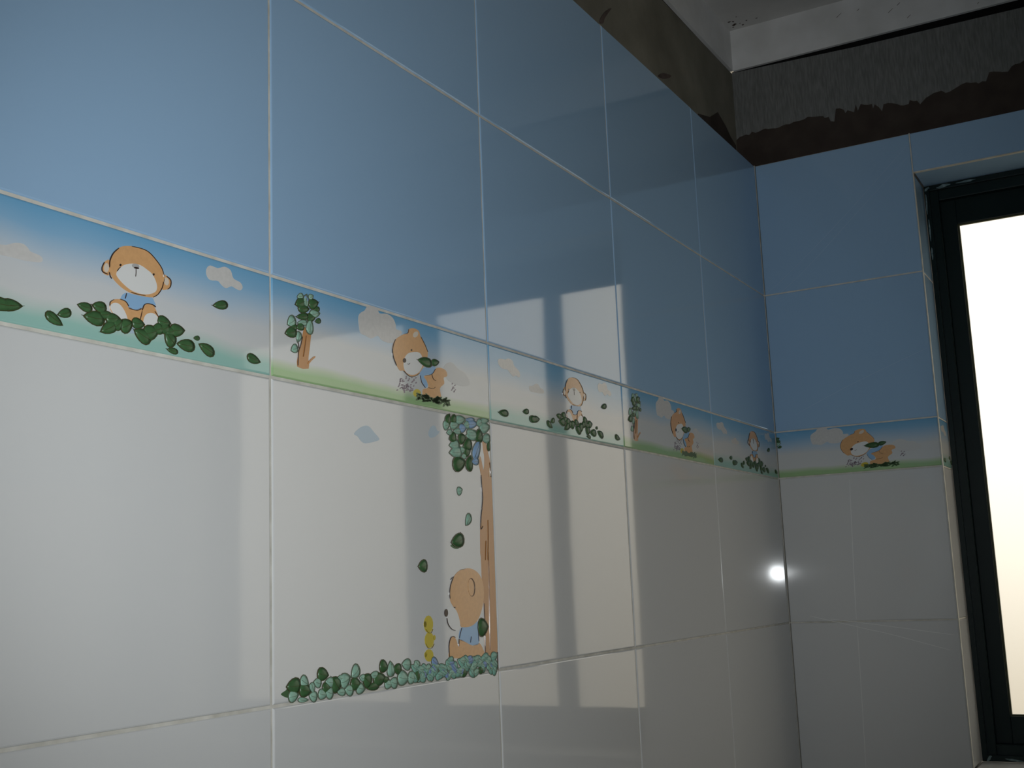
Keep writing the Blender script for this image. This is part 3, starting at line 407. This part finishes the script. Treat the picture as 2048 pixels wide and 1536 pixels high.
# left wall, columns counted from the corner
edges = [0.0, -0.3416]
while edges[-1] - W > FY: edges.append(edges[-1] - W)
edges.append(FY)
for c in range(len(edges) - 1):
    y1, y0 = edges[c], edges[c + 1]; w = y1 - y0
    for z0, z1, mt in ROWS:
        if mt == 'border':
            A = c % 2 == 0
            t = put_tile('border_tile', w, BH, 'printA' if A else 'printB', (0, y0, z0), 'L', wl, 0.0012, LABA if A else LABB)
            if c < 7: add_art(t, 'A' if A else 'B', 0.0, w if w < W - 0.002 else W)
        else:
            deco = c == 3 and abs(z1 - Z0) < 1e-4
            t = put_tile('decor_tile' if deco else 'tile', w, z1 - z0, mt, (0, y0, z0), 'L', wl, 0.0004 if c == 0 else 0.0011, 'white picture tile with a bear leaning on a tree' if deco else None)
            if deco: add_art(t, 'T')
gb = [((-TH, FY, z0 - G / 2 - 0.0002), (-0.0011, 0.0, z0 + G / 2 + 0.0002)) for z0, z1, _ in ROWS[1:]] + [((-TH, e - G / 2 - 0.0002, 0), (-0.00125, e + G / 2 + 0.0002, ZT)) for e in edges[1:-1]]
boxes('grout', gb + [((-0.004, -0.0014, 0), (0.0004, 0.004, ZT))], M['grout'], wl)

# back wall around the window
xe = [0.0, WIN[0], WIN[0] + W, WIN[0] + 2 * W, WIN[0] + 3 * W, WIN[1], RX]
gb = []
for c in range(len(xe) - 1):
    x0, x1 = xe[c], xe[c + 1]; inw = x0 >= WIN[0] - 1e-6 and x1 <= WIN[1] + 1e-6
    for z0, z1, mt in ROWS:
        a, d = z0, z1
        if inw:
            if a >= WIN[2] - 0.02 and d <= WIN[3] + 1e-6: continue
            if a < WIN[3] < d: a = WIN[3]
            if a < WIN[2] - 0.02 < d: d = min(d, WIN[2])
        if mt == 'border':
            t = put_tile('border_tile', x1 - x0, BH, 'printB', (x0, 0, a), 'B', wb, 0.0008, LABB + ', cut at the corner' if c == 0 else None)
            if c == 0: add_art(t, 'B', 0.054, 0.054 + WIN[0])
        else: put_tile('tile', x1 - x0, d - a, mt, (x0, 0, a), 'B', wb, 0.0003 if c == 0 else 0.001)
        if c == 0 or not inw: gb.append(((x0, 0.0011, z1 - G / 2 - 0.0002), (x1, TH, z1 + G / 2 + 0.0002)) if z1 < ZT - 0.01 else ((x0, 0.004, z1 - 0.004), (x1, TH, z1)))
gb += [((WIN[0] - G / 2, 0.0012, WIN[3]), (WIN[0] + G / 2, TH, ZT)), ((WIN[0] - 0.0008, 0.0006, WIN[2]), (WIN[0] + 0.0006, TH, WIN[3])), ((WIN[0], 0.0006, WIN[3] - 0.0006), (WIN[1], TH, WIN[3] + 0.0008))]
gb += [((xx - G / 2, 0.0012, WIN[3] + 0.001), (xx + G / 2, TH, ZT)) for xx in xe[2:-1]] + [((xx - G / 2, 0.0012, 0), (xx + G / 2, TH, WIN[2] - 0.03)) for xx in xe[1:-1]]
boxes('grout', gb, M['grout'], wb)

# reveal of the window, lined with cut tiles
for z0, z1, mt in ROWS:
    a, d = max(z0, WIN[2]), min(z1, WIN[3])
    if d - a < 0.02: continue
    t = put_tile('border_tile' if mt == 'border' else 'tile', REV, d - a, 'printA' if mt == 'border' else mt, (WIN[0], 0.0, a), 'L', wb, 0.0005)
    if mt == 'border': add_art(t, 'A', 0.0, REV)
boxes('grout', [((WIN[0] - TH, 0.001, z - G / 2), (WIN[0] - 0.0008, REV, z + G / 2)) for z in (Z0, ZB, ZH, Z0 - HT)], M['grout'], wb)
for x0, x1 in zip(xe[1:-2], xe[2:-1]):
    put_tile('tile', x1 - x0, REV, 'blue', (x0, REV, WIN[3]), 'H', wb, 0.0005)
    put_tile('tile', x1 - x0, REV, 'white', (x0, 0.0, WIN[2]), 'S', wb, 0.0005)

# faint pale streaks, slightly raised, on the end wall tiles
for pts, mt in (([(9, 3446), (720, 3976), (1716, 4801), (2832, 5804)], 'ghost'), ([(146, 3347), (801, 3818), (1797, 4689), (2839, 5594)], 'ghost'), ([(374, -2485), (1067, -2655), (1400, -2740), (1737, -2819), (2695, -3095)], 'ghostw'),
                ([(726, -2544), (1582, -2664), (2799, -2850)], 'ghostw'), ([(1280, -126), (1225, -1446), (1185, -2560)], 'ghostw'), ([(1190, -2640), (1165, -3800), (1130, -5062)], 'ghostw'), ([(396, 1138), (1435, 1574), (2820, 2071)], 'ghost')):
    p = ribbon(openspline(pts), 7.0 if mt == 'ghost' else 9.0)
    outline('pale_streak', [(a * S, Z0 + c * S) for a, c in p], 0.0002, 0.00035, xz(0.0), M[mt], wb)

# ------------------------------------------------------------------ window
w1 = bpy.data.objects.new('window_1', None); COL.objects.link(w1); tag(w1, 'dark green aluminium window with bright frosted panes', 'window', 'structure')
X0, X1, Za, Zb = WIN[0] + 0.0005, WIN[1] - 0.0005, WIN[2] + 0.0005, WIN[3] - 0.0005
def bars(name, rect, wd, y0, y1, mat=M['frame'], parent=w1, bev=0.0015):
    x0, x1, z0, z1 = rect; l, r, bt, tp = wd
    return boxes(name, [((x0, y0, z0), (x0 + l, y1, z1)), ((x1 - r, y0, z0), (x1, y1, z1)), ((x0 + l, y0, z0), (x1 - r, y1, z0 + bt)), ((x0 + l, y0, z1 - tp), (x1 - r, y1, z1))], mat, parent, bev)
of = bars('outer_frame', (X0, X1, Za, Zb), (0.024, 0.024, 0.028, 0.030), REV, REV + 0.06)
bars('frame_lip', (X0 + 0.0005, X1 - 0.0005, Za + 0.0005, Zb - 0.0005), (0.009, 0.009, 0.010, 0.010), REV - 0.006, REV + 0.001, M['frame'], of, 0.001)
ZG0, ZG1 = Z0 - 0.429, Z0 + 0.4505
for nm, x0, x1, gl, gr_ in (('sash', X0 + 0.0235, 0.880, 0.338, 0.812), ('sash', 0.852, X1 - 0.0235, 0.918, 1.430)):
    yy = REV + 0.012 if x0 < 0.5 else REV + 0.034
    s_ = bars(nm, (x0, x1, Za + 0.0275, Zb - 0.0295), (gl - x0, x1 - gr_, ZG0 - (Za + 0.0275), (Zb - 0.0295) - ZG1), yy, yy + 0.020)
    bars('gasket', (gl - 0.001, gr_ + 0.001, ZG0 - 0.001, ZG1 + 0.001), (0.0042, 0.0042, 0.0042, 0.003), yy + 0.004, yy + 0.012, M['gasket'], s_, 0.0006)
    if x0 < 0.5:
        boxes('glazing_bar', [((0.490, yy + 0.001, ZG0 - 0.002), (0.533, yy + 0.018, ZG1 + 0.002))], M['frame'], s_, 0.0012)
        panes = ((gl + 0.001, 0.4905), (0.5325, gr_ - 0.001))
    else: panes = ((gl + 0.001, gr_ - 0.001),)
    for a, d in panes:
        bm = bmesh.new(); v = [bm.verts.new(p) for p in ((a, yy + 0.008, ZG0), (d, yy + 0.008, ZG0), (d, yy + 0.008, ZG1), (a, yy + 0.008, ZG1))]; bm.faces.new(v)
        me = bpy.data.meshes.new('glass_pane'); bm.to_mesh(me); bm.free(); link('glass_pane', me, M['glass'], s_)
# dried mortar left on the frame
R = random.Random(9)
def smear(cx, cz, a, b, ang, y): 
    pts = [(cx + a * R.uniform(.55, 1.1) * math.cos(u * .5236) * math.cos(ang) - b * R.uniform(.5, 1.1) * math.sin(u * .5236) * math.sin(ang), cz + a * math.cos(u * .5236) * math.sin(ang) + b * R.uniform(.5, 1.1) * math.sin(u * .5236) * math.cos(ang)) for u in range(12)]
    pts = [(max(q[0], X0 + 0.0005), min(q[1], Zb - 0.0005)) for q in pts]
    outline('mortar_smear', pts, 0.0, 0.0007, xz(y), M['smear'], of)
yl = REV - 0.006
smear(X0 + 0.006, Zb - 0.006, 0.006, 0.003, 0.5, yl); smear(X0 + 0.034, Zb - 0.006, 0.014, 0.0035, 0.1, yl); smear(X0 + 0.075, Zb - 0.005, 0.018, 0.002, 0.02, yl)
smear(X0 + 0.003, Zb - 0.035, 0.020, 0.0017, 1.55, yl); smear(X0 + 0.004, Zb - 0.085, 0.022, 0.0016, 1.57, yl); smear(X0 + 0.004, Zb - 0.13, 0.012, 0.0018, 1.57, yl)
smear(X0 + 0.012, Za + 0.005, 0.007, 0.003, 0.9, yl); smear(X0 + 0.05, Za + 0.004, 0.016, 0.002, -0.1, yl)
